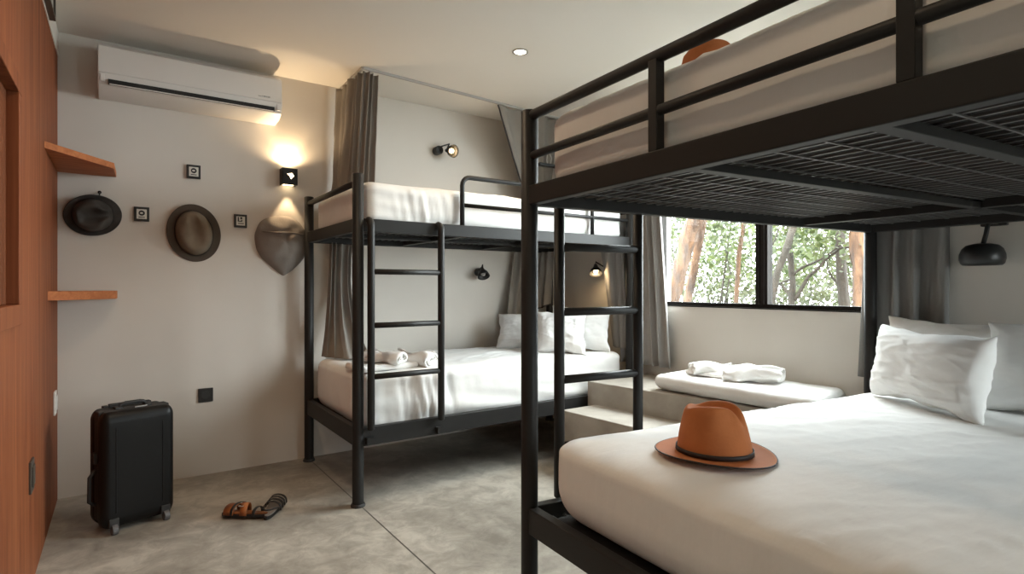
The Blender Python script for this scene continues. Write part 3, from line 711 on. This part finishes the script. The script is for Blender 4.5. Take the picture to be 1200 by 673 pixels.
# ---------------------------------------------------------------- hats
def fedora(name, label, T, br_, bx_, cr, H_, felt, brim_mat=None, band='band', curl=.012, pinch=1, seed=0, tilt_brim=0, trim=True):
    """T maps local (x = front-back, y = side, z = up) to world; br_/bx_ brim half sizes; cr crown half sizes"""
    root = thing(name, T(0, 0, 0), label, 'hat')
    n = 72
    def crown(t, k):         # t angle, k 0..1 up the side, 1..2 across the top
        c, s_ = cos(t), sin(t)
        def top(x, y):       # height of the crown surface seen in plan, with teardrop dent
            X, Y = x/cr[0], y/cr[1]; r2 = X*X+Y*Y
            z = H_*(1.0 + .03*X - .17*max(0, min(1, r2/.66))**4)
            wdt = .36-.10*X
            dent = math.exp(-(abs(Y)/wdt)**2.6)*max(0, 1-max(0, (X-.30)/1.0 if X > .30 else (.30-X)/1.0)**4)
            return z - H_*.30*dent*pinch
        kk = min(k, 1)
        taper = 1-.19*kk**1.5
        rr_ = taper if k <= 1 else taper*(2-k)
        x, y = cr[0]*c*rr_, cr[1]*s_*rr_
        if k <= 1: z = top(x, y)*k if k > .999 else k*top(cr[0]*c*.81, cr[1]*s_*.81)
        else: z = top(x, y)
        tt = t if t < pi else t-2*pi
        d = pinch*.26*math.exp(-((abs(tt)-.70)/.38)**2)*(kk**2.2)*max(0, 1-(k-1)*1.5 if k > 1 else 1)
        y *= (1-d); x *= 1-d*.25
        return x, y, z
    mb = MB(); ks = [i/14 for i in range(14)] + [.97, 1.0] + [1.02+.98*i/22 for i in range(23)]
    vs = [Vector(T(*crown(2*pi*j/n, k))) for k in ks for j in range(n)]
    # centre point averaging keeps the top smooth
    fs = [(i*n+j, i*n+(j+1) % n, (i+1)*n+(j+1) % n, (i+1)*n+j) for i in range(len(ks)-1) for j in range(n)]
    mb.add(vs, fs)
    o = weld(obj('crown', mb, felt, root)); o.modifiers.new('s', 'SUBSURF').render_levels = 1
    mb = MB()
    def brim(t, k):
        c, s = cos(t), sin(t)
        x = (cr[0]*.98 + (br_-cr[0]*.98)*k)*c; y = (cr[1]*.98 + (bx_-cr[1]*.98)*k)*s
        z = .002 + curl*(k**2)*(abs(s)**1.5)*1.2 - curl*.35*k*max(0, c) + curl*.25*noise.noise(Vector((c*1.3+seed, s*1.3, k)))*k
        return x, y, z
    vs = [Vector(T(*brim(2*pi*j/n, i/10))) for i in range(11) for j in range(n)]
    fs = [(i*n+j, i*n+(j+1) % n, (i+1)*n+(j+1) % n, (i+1)*n+j) for i in range(10) for j in range(n)]
    mb.add(vs, fs)
    bo = obj('brim', mb, brim_mat or felt, root, smooth=True, solid=.0035)
    if trim:
        fixn(obj('brim_edging', MB().tube([T(*brim(2*pi*j/n, 1.0)) for j in range(n+1)], .0022, 6), 'band', bo, smooth=True))
    mb = MB()
    vs = []
    for zz, e in ((.006, .0025), (.006, .004), (.019 if band != 'wide' else .03, .004), (.019 if band != 'wide' else .03, .0025)):
        for j in range(n):
            x, y, z = crown(2*pi*j/n, zz/H_); l = sqrt(x*x+y*y); vs.append(Vector(T(x*(1+e/l), y*(1+e/l), zz)))
    mb.add(vs, [(i*n+j, i*n+(j+1) % n, (i+1)*n+(j+1) % n, (i+1)*n+j) for i in range(3) for j in range(n)])
    obj('hat_band', mb, 'band', root, smooth=True)
    return root
def hatT(c, yaw, pitch=0, roll=0):
    R = Matrix.Rotation(yaw, 3, 'Z') @ Matrix.Rotation(pitch, 3, 'Y') @ Matrix.Rotation(roll, 3, 'X'); c = Vector(c)
    return lambda x, y, z: c + R @ Vector((x, y, z))
fedora('fedora_hat', 'rust orange fedora lying on the white foreground bed', hatT((1.372, .985, .643), radians(-72), 0, 0), .162, .152, (.102, .094), .142, 'felt_o', curl=.008)
fedora('fedora_hat', 'rust orange hat half hidden on the upper foreground mattress behind the rail', hatT((1.42, 1.03, 1.676), radians(-72)), .160, .146, (.098, .086), .140, 'felt_o', curl=.008)
def wallT(c, spin=0, tip=0, yaw=0):
    # local z (crown) points out of the back wall, local x points up
    R = Matrix.Rotation(yaw, 3, 'Z') @ Matrix.Rotation(tip, 3, 'X') @ Matrix.Rotation(spin, 3, 'Y'); c = Vector(c)
    return lambda x, y, z: c + R @ Vector((y, -z, x))
fedora('fedora_hat', 'grey-brown fedora with dark brim hanging on the back wall', wallT((.352, YB-.010, 1.425), radians(-10), radians(4)), .168, .138, (.130, .096), .085, 'felt_g', 'felt_gd', curl=.006, pinch=.8, trim=False)
# charcoal soft hat
fedora('felt_hat', 'charcoal crumpled felt hat hanging under the upper wooden shelf', wallT((-.122, YB-.018, 1.495), radians(80), radians(9)), .128, .108, (.090, .088), .10, 'felt_d', curl=.012, pinch=1.2, seed=4, trim=False)
hk = thing('wall_hook', (-.094, YB, 1.618), 'small dark hook on the back wall holding the charcoal hat', 'hook')
obj('plate', MB().lathe([(.009, 0), (.009, .003), (.006, .004)], lambda x, y, z: Vector((-.094+x, YB-z, 1.622+y)), 14), 'black', hk)
obj('prong', MB().tube([(-.094, YB-.002, 1.62), (-.094, YB-.03, 1.612), (-.094, YB-.038, 1.595), (-.094, YB-.030, 1.578)], .0035, 8), 'black', hk, smooth=True)
# soft cloth hat hanging under the wall light
def clothhat():
    t = thing('cloth_hat', (.845, YB, 1.60), 'floppy grey-brown cloth hat hanging on the wall below the lit wall light', 'hat')
    out = [(-.145,.10),(-.11,.135),(-.06,.155),(0,.165),(.055,.155),(.10,.125),(.135,.07),(.148,0),(.145,-.06),(.12,-.115),(.07,-.170),(.025,-.205),(0,-.215),(-.035,-.190),(-.085,-.145),(-.13,-.10),(-.155,-.05),(-.165,.03)]
    cx, cz = .845, 1.398; n = len(out); N = 72; K = 16
    def rim(t):
        u = t*n; i = int(u) % n; f_ = u-int(u); a = Vector(out[i]); b_ = Vector(out[(i+1) % n]); p_ = Vector(out[(i-1) % n]); q_ = Vector(out[(i+2) % n])
        return .5*((2*a)+(b_-p_)*f_+(2*p_-5*a+4*b_-q_)*f_*f_+(3*a-p_-3*b_+q_)*f_**3)
    mb = MB(); vs = []
    for k in range(K+1):
        s = 1-k/K
        for j in range(N):
            r_ = rim(j/N)*s
            d = .075*(1-s**2.2)**.6
            ang = math.atan2(r_.y, r_.x)
            d += .006*sin(ang*3+2)*s*(1-s)*3 + .012*math.exp(-((r_.x-.03+r_.y*.1)/.02)**2)*(r_.y < .03)*min(1, s*2)*(1-s) + .010*noise.noise(Vector((r_.x*18, r_.y*18, 2)))
            if r_.y > .045: d += .012*min(1, (r_.y-.045)/.02)*s
            vs.append(Vector((cx+r_.x, YB-.004-max(0, d), cz+r_.y)))
    mb.add(vs, [(k*N+j, k*N+(j+1) % N, (k+1)*N+(j+1) % N, (k+1)*N+j) for k in range(K) for j in range(N)])
    weld(obj('crown', mb, 'cloth_g', t))
    fm = MB(); fm.tube([(cx-.13, YB-.05, cz+.055), (cx-.05, YB-.085, cz+.048), (cx+.04, YB-.088, cz+.05), (cx+.125, YB-.05, cz+.045)], [.004, .008, .008, .004], 10)
    fixn(obj('brim_fold', fm, 'cloth_g', t, smooth=True))
clothhat()

# ---------------------------------------------------------------- suitcase
def suitcase():
    c = Vector((.047, 3.225, 0)); rot = radians(17); R = Matrix.Rotation(rot, 3, 'Z')
    t = thing('suitcase', c, 'black hard-shell cabin suitcase standing on wheels by the plywood wall', 'suitcase')
    w, dp, hh = .30, .19, .525; z0 = .020
    T = lambda x, y, z: c + R @ Vector((x, y, z))
    def half(y0, y1, nm):
        mb = soft_box(lambda x, y, z: T(x-w/2, y, z0+z), (w, y1-y0, hh), .035, .05, (8, 4, 10), amp=0)
        mb2 = MB(); mb2.f = mb.f
        mb2.v = [v + R @ Vector((0, y0, 0)) for v in mb.v]
        o = weld(obj(nm, mb2, 'case', t)); return o
    half(-dp/2, -.004, 'front_shell'); half(.004, dp/2, 'back_shell')
    m = MB(); k = .012
    m.box((-w/2+.004, -.03, z0+.03), (w/2-.004, .03, z0+hh-.004+.003), T)
    obj('zip_band', m, 'rubber', t, bevel=.006)
    # raised rib panel on the front shell
    for x in (-.095, .095): obj('shell_rib', MB().box((x-.003, -dp/2-.002, z0+.07), (x+.003, -dp/2+.004, z0+hh-.07), T), 'case', t, bevel=.002)
    hz = z0+hh
    fixn(obj('top_handle', MB().tube([T(-.055, 0, hz-.004), T(-.05, 0, hz+.016), T(-.03, 0, hz+.022), T(.03, 0, hz+.022), T(.05, 0, hz+.016), T(.055, 0, hz-.004)], .008, 10), 'rubber', t, smooth=True))
    obj('handle_base', MB().box((-.075, -.02, hz-.004), (-.045, .02, hz+.008), T), 'rubber', t, bevel=.003)
    obj('handle_base', MB().box((.045, -.02, hz-.004), (.075, .02, hz+.008), T), 'rubber', t, bevel=.003)
    obj('telescopic_handle', MB().box((-.075, dp/2-.03, hz-.006), (.075, dp/2-.006, hz+.012), T).box((-.10, dp/2-.034, hz-.006), (-.078, dp/2-.002, hz+.006), T).box((.078, dp/2-.034, hz-.006), (.10, dp/2-.002, hz+.006), T), 'rubber', t, bevel=.003)
    obj('lock', MB().box((.0, -.032, hz-.006), (.05, -.024, hz+.004), T), 'steel', t, bevel=.001)
    fixn(obj('side_handle', MB().tube([T(-w/2+.002, 0, z0+.10), T(-w/2-.022, 0, z0+.12), T(-w/2-.020, 0, z0+.23), T(-w/2+.002, 0, z0+.26)], .008, 10), 'rubber', t, smooth=True))
    obj('side_stud', MB().box((-w/2-.010, -.018, z0+.29), (-w/2+.006, .018, z0+.34), T), 'rubber', t, bevel=.003)
    for x in (-.105, .105):
        for y in (-dp/2+.004, dp/2-.02):
            wh = obj('wheel_housing', MB().box((x-.020, y-.012, .03), (x+.020, y+.018, z0+.05), T), 'rubber', t, bevel=.004)
            fixn(obj('wheel', MB().lathe([(.008, -.011), (.022, -.011), (.0225, -.006), (.0225, .006), (.022, .011), (.008, .011)], lambda a, b, c_: T(x+c_, y-.012+a, .0225+b), 20), 'wheel', wh, smooth=True)).modifiers.new('e', 'EDGE_SPLIT')
suitcase()

# ---------------------------------------------------------------- sandals
def sandal(label, c, yaw, mat, tilt=0, roll=0, straps='wide', L=.235):
    R = Matrix.Rotation(yaw, 3, 'Z') @ Matrix.Rotation(roll, 3, 'X') @ Matrix.Rotation(tilt, 3, 'Y'); C0 = Vector(c)
    T = lambda x, y, z: C0 + R @ Vector((x, y, z))
    t = thing('sandal', c, label, 'sandal', None)
    pts = []; n = 40
    for j in range(n):
        a = 2*pi*j/n; x = cos(a)*L/2; wv = .030 + .013*(x/(L/2)+.2 if x > -.04 else -.1) 
        pts.append((x, sin(a)*max(.026, wv)*(abs(sin(a))**-.15 if abs(sin(a)) > .05 else 1)))
    def slab(z0, z1, s, nm, mt):
        m = MB(); vs = [T(x*s, y*s, z0) for x, y in pts] + [T(x*s, y*s, z1) for x, y in pts]
        m.add(vs, [tuple(range(n))[::-1], tuple(range(n, 2*n))] + [(i, (i+1) % n, (i+1) % n+n, i+n) for i in range(n)])
        obj(nm, m, mt, t, bevel=.002)
    slab(0, .014, 1.0, 'outsole', 'dleather'); slab(.014, .020, .93, 'insole', 'leather' if mat == 'leather' else 'cloth_g')
    def strap(x, wd, h, mt, skew=0):
        m = MB(); k = 14
        def f(u, v):
            a = pi*u; yy = cos(a)*.043; zz = .010 + sin(a)**.7*h
            return T(x + (v-.5)*wd + skew*cos(a), yy, zz)
        m.grid(f, k, 2); obj('strap', m, mt, t, smooth=True, solid=.003)
    if straps == 'wide':
        strap(.055, .05, .045, 'leather', .01); strap(.002, .035, .05, 'leather', -.012); strap(.03, .012, .053, 'dleather', .02)
        strap(-.06, .014, .035, 'dleather', .0)
        fixn(obj('buckle', MB().tube([T(.01+.012*cos(a*pi/6), .03+.008*sin(a*pi/6), .052) for a in range(13)], .002, 6), 'steel', t, smooth=True))
    else:
        for x in (.075, .045, .012, -.022): strap(x, .016, .042, 'dleather', .006)
        fixn(obj('edge_strap', MB().tube([T(-.02+.0, .040, .02), T(-.06, .036, .035), T(-.105, .015, .042), T(-.112, 0, .043), T(-.105, -.015, .042), T(-.06, -.036, .035), T(-.02, -.040, .02)], .004, 8), 'dleather', t, smooth=True))
sandal('tan leather sandal with dark straps on the concrete floor', (.495, 2.975, .006), radians(140), 'leather', tilt=radians(0), roll=radians(8))
sandal('black strappy sandal beside the tan one on the concrete floor', (.625, 2.985, .001), radians(62), 'black', straps='thin', L=.25)

# ---------------------------------------------------------------- outdoors
struct('ground', MB().box((-12, -16, -.5), (22, 16, -.3)), 'soil')
def along(px, X):      # plan Y for an image column at depth X outside
    q = (px-600)/663.; c, s = cos(.605), sin(.605)
    return X*(c-q*s)/(s+q*c)
def pz(px, py, X):
    Y = along(px, X); d = X*sin(.605)+Y*cos(.605); return Y, 1.11-(py-336.5)*d/663.
def leaves(mb, c, rad, n, size):
    for i in range(n):
        d = Vector((random.gauss(0, 1), random.gauss(0, 1), random.gauss(0, 1))).normalized()*random.random()**.45
        p = Vector(c)+Vector((d.x*rad[0], d.y*rad[1], d.z*rad[2]))
        a = Vector((random.gauss(0, 1), random.gauss(0, 1), random.gauss(0, .6))).normalized()
        b = a.cross(Vector((random.gauss(0, 1), random.gauss(0, 1), random.gauss(0, 1)))).normalized()
        nn = a.cross(b); s = size*random.uniform(.6, 1.3); w_ = s*.36
        mb.add([p, p+a*s*.5+b*w_+nn*s*.06, p+a*s, p+a*s*.5-b*w_+nn*s*.06], [(0,1,2), (0,2,3)])
def tree(name, label, X, pts, r0, r1, bark, leaf=None, branches=()):
    """pts = image (px,py) points of the stem carried out to plan depth X, continued to the ground and up"""
    P_ = []
    for px, py in pts:
        Y, z = pz(px, py, X); P_.append(Vector((X, Y, z)))
    d = (P_[0]-P_[1]); 
    k = (P_[0].z+.3)/max(.05, -d.z if d.z < 0 else .05)
    base = Vector((P_[0].x, P_[0].y+d.y*min(k, 4)*.5, -.32))
    d2 = (P_[-1]-P_[-2]).normalized()
    top = [P_[-1]+d2*.8, P_[-1]+d2*1.9+Vector((0, .05, .2))]
    path = [base]+P_+top; m = len(path)
    t = thing(name, base, label, 'tree', None)
    # smooth path
    fine = []; 
    for i in range(m-1):
        for s in range(6): fine.append(path[i].lerp(path[i+1], s/6)+Vector((noise.noise(Vector((i+s/6, X, 0))), noise.noise(Vector((i+s/6, X, 4))), 0))*r0*.35)
    fine.append(path[-1]); F_ = len(fine)
    tb = MB().tube(fine, [r0+(r1-r0)*i/(F_-1) for i in range(F_)], 14)
    for v in tb.v: v += Vector((noise.noise(v*7), noise.noise(v*7+Vector((3,3,3))), 0))*r0*.22
    fixn(obj('trunk', tb, bark, t, smooth=True))
    for bp, rr in branches:
        q = [Vector((X+.0, *pz(px, py, X))) for px, py in bp]
        q2 = []
        for i in range(len(q)-1):
            for s in range(5): q2.append(q[i].lerp(q[i+1], s/5)+Vector((noise.noise(Vector((i+s/5, X, rr*90)))*.05, 0, noise.noise(Vector((i+s/5, X, rr*50)))*.05)))
        q2.append(q[-1])
        fixn(obj('branch', MB().tube(q2, [rr*(1-.6*i/(len(q2)-1)) for i in range(len(q2))], 8), bark, t, smooth=True))
    if leaf:
        mb = MB()
        for (px, py, rx, rz_, n, dx) in leaf[1]:
            Y, z = pz(px, py, X+dx); leaves(mb, (X+dx, Y, z), (rx, rx, rz_), n, leaf[2])
        o = obj('foliage', mb, leaf[0], t); o['kind'] = 'stuff'
    return t
tree('tree', 'thick orange-barked tree leaning right, nearest the window curtain', 6.0, [(783, 372), (796, 320), (812, 262), (820, 230)], .115, .085, 'bark_o', ('leaf', [(775, 262, .55, .35, 260, .3), (835, 225, .7, .3, 300, .6)], .08))
tree('tree', 'slimmer orange-barked tree just right of the thick leaning one', 6.5, [(803, 372), (812, 320), (824, 262)], .065, .05, 'bark_o', ('leaf', [(842, 268, .45, .35, 330, .5)], .08))
tree('tree', 'thin straight orange-brown sapling left of the window mullion', 7.0, [(862, 372), (866, 300), (872, 262)], .035, .025, 'bark_o', ('leaf', [(862, 285, .6, .7, 520, .8), (835, 310, .5, .5, 300, 1.2)], .075))
tree('tree', 'pair of very thin grey saplings left of the window mullion', 7.6, [(842, 366), (849, 320), (856, 270)], .018, .012, 'bark_g', ('leafd', [(838, 335, .7, .3, 300, .6)], .06), branches=[([(848, 366), (856, 320), (850, 290)], .014)])
tree('tree', 'forked grey-brown tree leaning right, just right of the mullion', 6.2, [(902, 372), (908, 330), (922, 290), (932, 258)], .045, .035, 'bark_g', ('leaf', [(920, 262, .45, .3, 220, .5), (958, 272, .5, .3, 260, .4)], .08), branches=[([(906, 350), (898, 320), (903, 290), (912, 268)], .02)])
tree('tree', 'upright dark tree in the middle of the right window pane', 6.8, [(927, 372), (929, 330), (925, 290), (924, 250)], .04, .03, 'bark_g', ('leaf', [(945, 300, .75, .45, 480, .8)], .075), branches=[([(931, 352), (948, 325), (966, 304), (984, 290), (1010, 294)], .026), ([(929, 325), (945, 312), (972, 298), (990, 283)], .018), ([(928, 330), (910, 335), (900, 345)], .016), ([(927, 352), (915, 335), (909, 322)], .022)])
tree('tree', 'grey-brown tree with a side limb in the right window pane', 7.2, [(990, 372), (986, 320), (985, 262)], .065, .05, 'bark_g', ('leafd', [(985, 280, .6, .4, 380, .5), (970, 335, .5, .25, 160, .9)], .07), branches=[([(988, 345), (975, 325), (970, 305)], .02)])
tree('tree', 'thick red-brown tree at the right edge of the window', 6.6, [(1014, 372), (1010, 320), (1008, 262)], .10, .085, 'bark_o', ('leafd', [(1022, 285, .4, .5, 260, .3)], .07), branches=[([(1005, 330), (1000, 310), (996, 290)], .02)])
# distant undergrowth
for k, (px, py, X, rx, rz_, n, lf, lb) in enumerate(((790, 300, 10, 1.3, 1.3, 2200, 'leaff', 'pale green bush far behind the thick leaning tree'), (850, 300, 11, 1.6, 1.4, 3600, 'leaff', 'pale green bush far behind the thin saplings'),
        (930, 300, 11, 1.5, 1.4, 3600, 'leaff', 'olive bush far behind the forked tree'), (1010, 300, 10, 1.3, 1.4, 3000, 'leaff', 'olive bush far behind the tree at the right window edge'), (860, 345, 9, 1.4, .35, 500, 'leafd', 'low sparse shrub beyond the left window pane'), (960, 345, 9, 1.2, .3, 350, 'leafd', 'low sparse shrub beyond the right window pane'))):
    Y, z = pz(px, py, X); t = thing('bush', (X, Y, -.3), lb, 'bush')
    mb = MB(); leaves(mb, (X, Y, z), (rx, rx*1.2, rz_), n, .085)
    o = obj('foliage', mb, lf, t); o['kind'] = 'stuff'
    st = MB()
    for j in range(6):
        a = Vector((X+random.uniform(-.1, .1), Y+random.uniform(-.1, .1), -.31)); b_ = Vector((X+random.uniform(-.7, .7), Y+random.uniform(-.9, .9), z+random.uniform(0, rz_*.7)))
        st.tube([a, a.lerp(b_, .5)+Vector((0, random.uniform(-.1, .1), .1)), b_], [.025, .018, .008], 6)
    obj('stem', st, 'bark_g', t, smooth=True)

# ---------------------------------------------------------------- light from outside
wd = bpy.data.worlds.new('sky'); SC.world = wd; wd.use_nodes = True
bg = wd.node_tree.nodes['Background']; bg.inputs[0].default_value = (.90, .97, 1.0, 1); bg.inputs[1].default_value = 25.0
d = bpy.data.lights.new('window_portal', 'AREA'); d.shape = 'RECTANGLE'; d.size = WY1-WY0; d.size_y = WZ1-WZ0; d.cycles.is_portal = True
po = bpy.data.objects.new('window_portal', d); COL.objects.link(po); po.location = (XR+.14, (WY0+WY1)/2, (WZ0+WZ1)/2)
po.rotation_euler = (0, radians(90), 0); po.rotation_euler = Vector((-1, 0, 0)).to_track_quat('-Z', 'Z').to_euler()

d2 = bpy.data.lights.new('added_door_portal', 'AREA'); d2.shape = 'RECTANGLE'; d2.size = DX1-DX0; d2.size_y = DZ; d2.cycles.is_portal = True
po = bpy.data.objects.new('added_door_portal', d2); COL.objects.link(po); po.location = (dm, YF-.09, DZ/2); po.rotation_euler = Vector((0, 1, 0)).to_track_quat('-Z', 'Z').to_euler()

# ---------------------------------------------------------------- camera
cam = bpy.data.cameras.new('camera'); co = bpy.data.objects.new('camera', cam); COL.objects.link(co)
cam.sensor_width = 36; cam.lens = 36*663/1200; co.location = (0, 0, 1.11); co.rotation_euler = (pi/2, 0, -.605)
cam.clip_start = .02; cam.clip_end = 100
SC.camera = co
SC.view_settings.view_transform = 'Standard'; SC.view_settings.look = 'None'; SC.view_settings.gamma = 1; SC.view_settings.use_curve_mapping = False
SC.view_settings.exposure = 0.17

# ---------------------------------------------------------------- groups of repeated things
GROUPS = {'wall_plaque': 'small black plaques on the back wall', 'wall_shelf': 'wooden corner shelves', 'reading_light': 'black reading lights at the bunks',
          'pillow': 'white pillows on the bunks', 'towel': 'white towels on the beds', 'tree': 'trees outside the window', 'bush': 'bushes outside the window',
          'sandal': 'sandals on the floor', 'ceiling_downlight': 'recessed ceiling downlights', 'bunk_bed': 'black steel bunk beds',
          'curtain': 'grey curtains', 'fedora_hat': 'felt fedoras', 'curtain_track': 'window curtain tracks'}
for o in COL.objects:
    if o.parent is None and 'label' in o:
        k = o.name.split('.')[0]
        if k in GROUPS: o['group'] = GROUPS[k]
for o in COL.objects:
    if o.name.split('.')[0] == 'mattress' and o.parent is None: o['group'] = 'white-sheeted bunk mattresses'
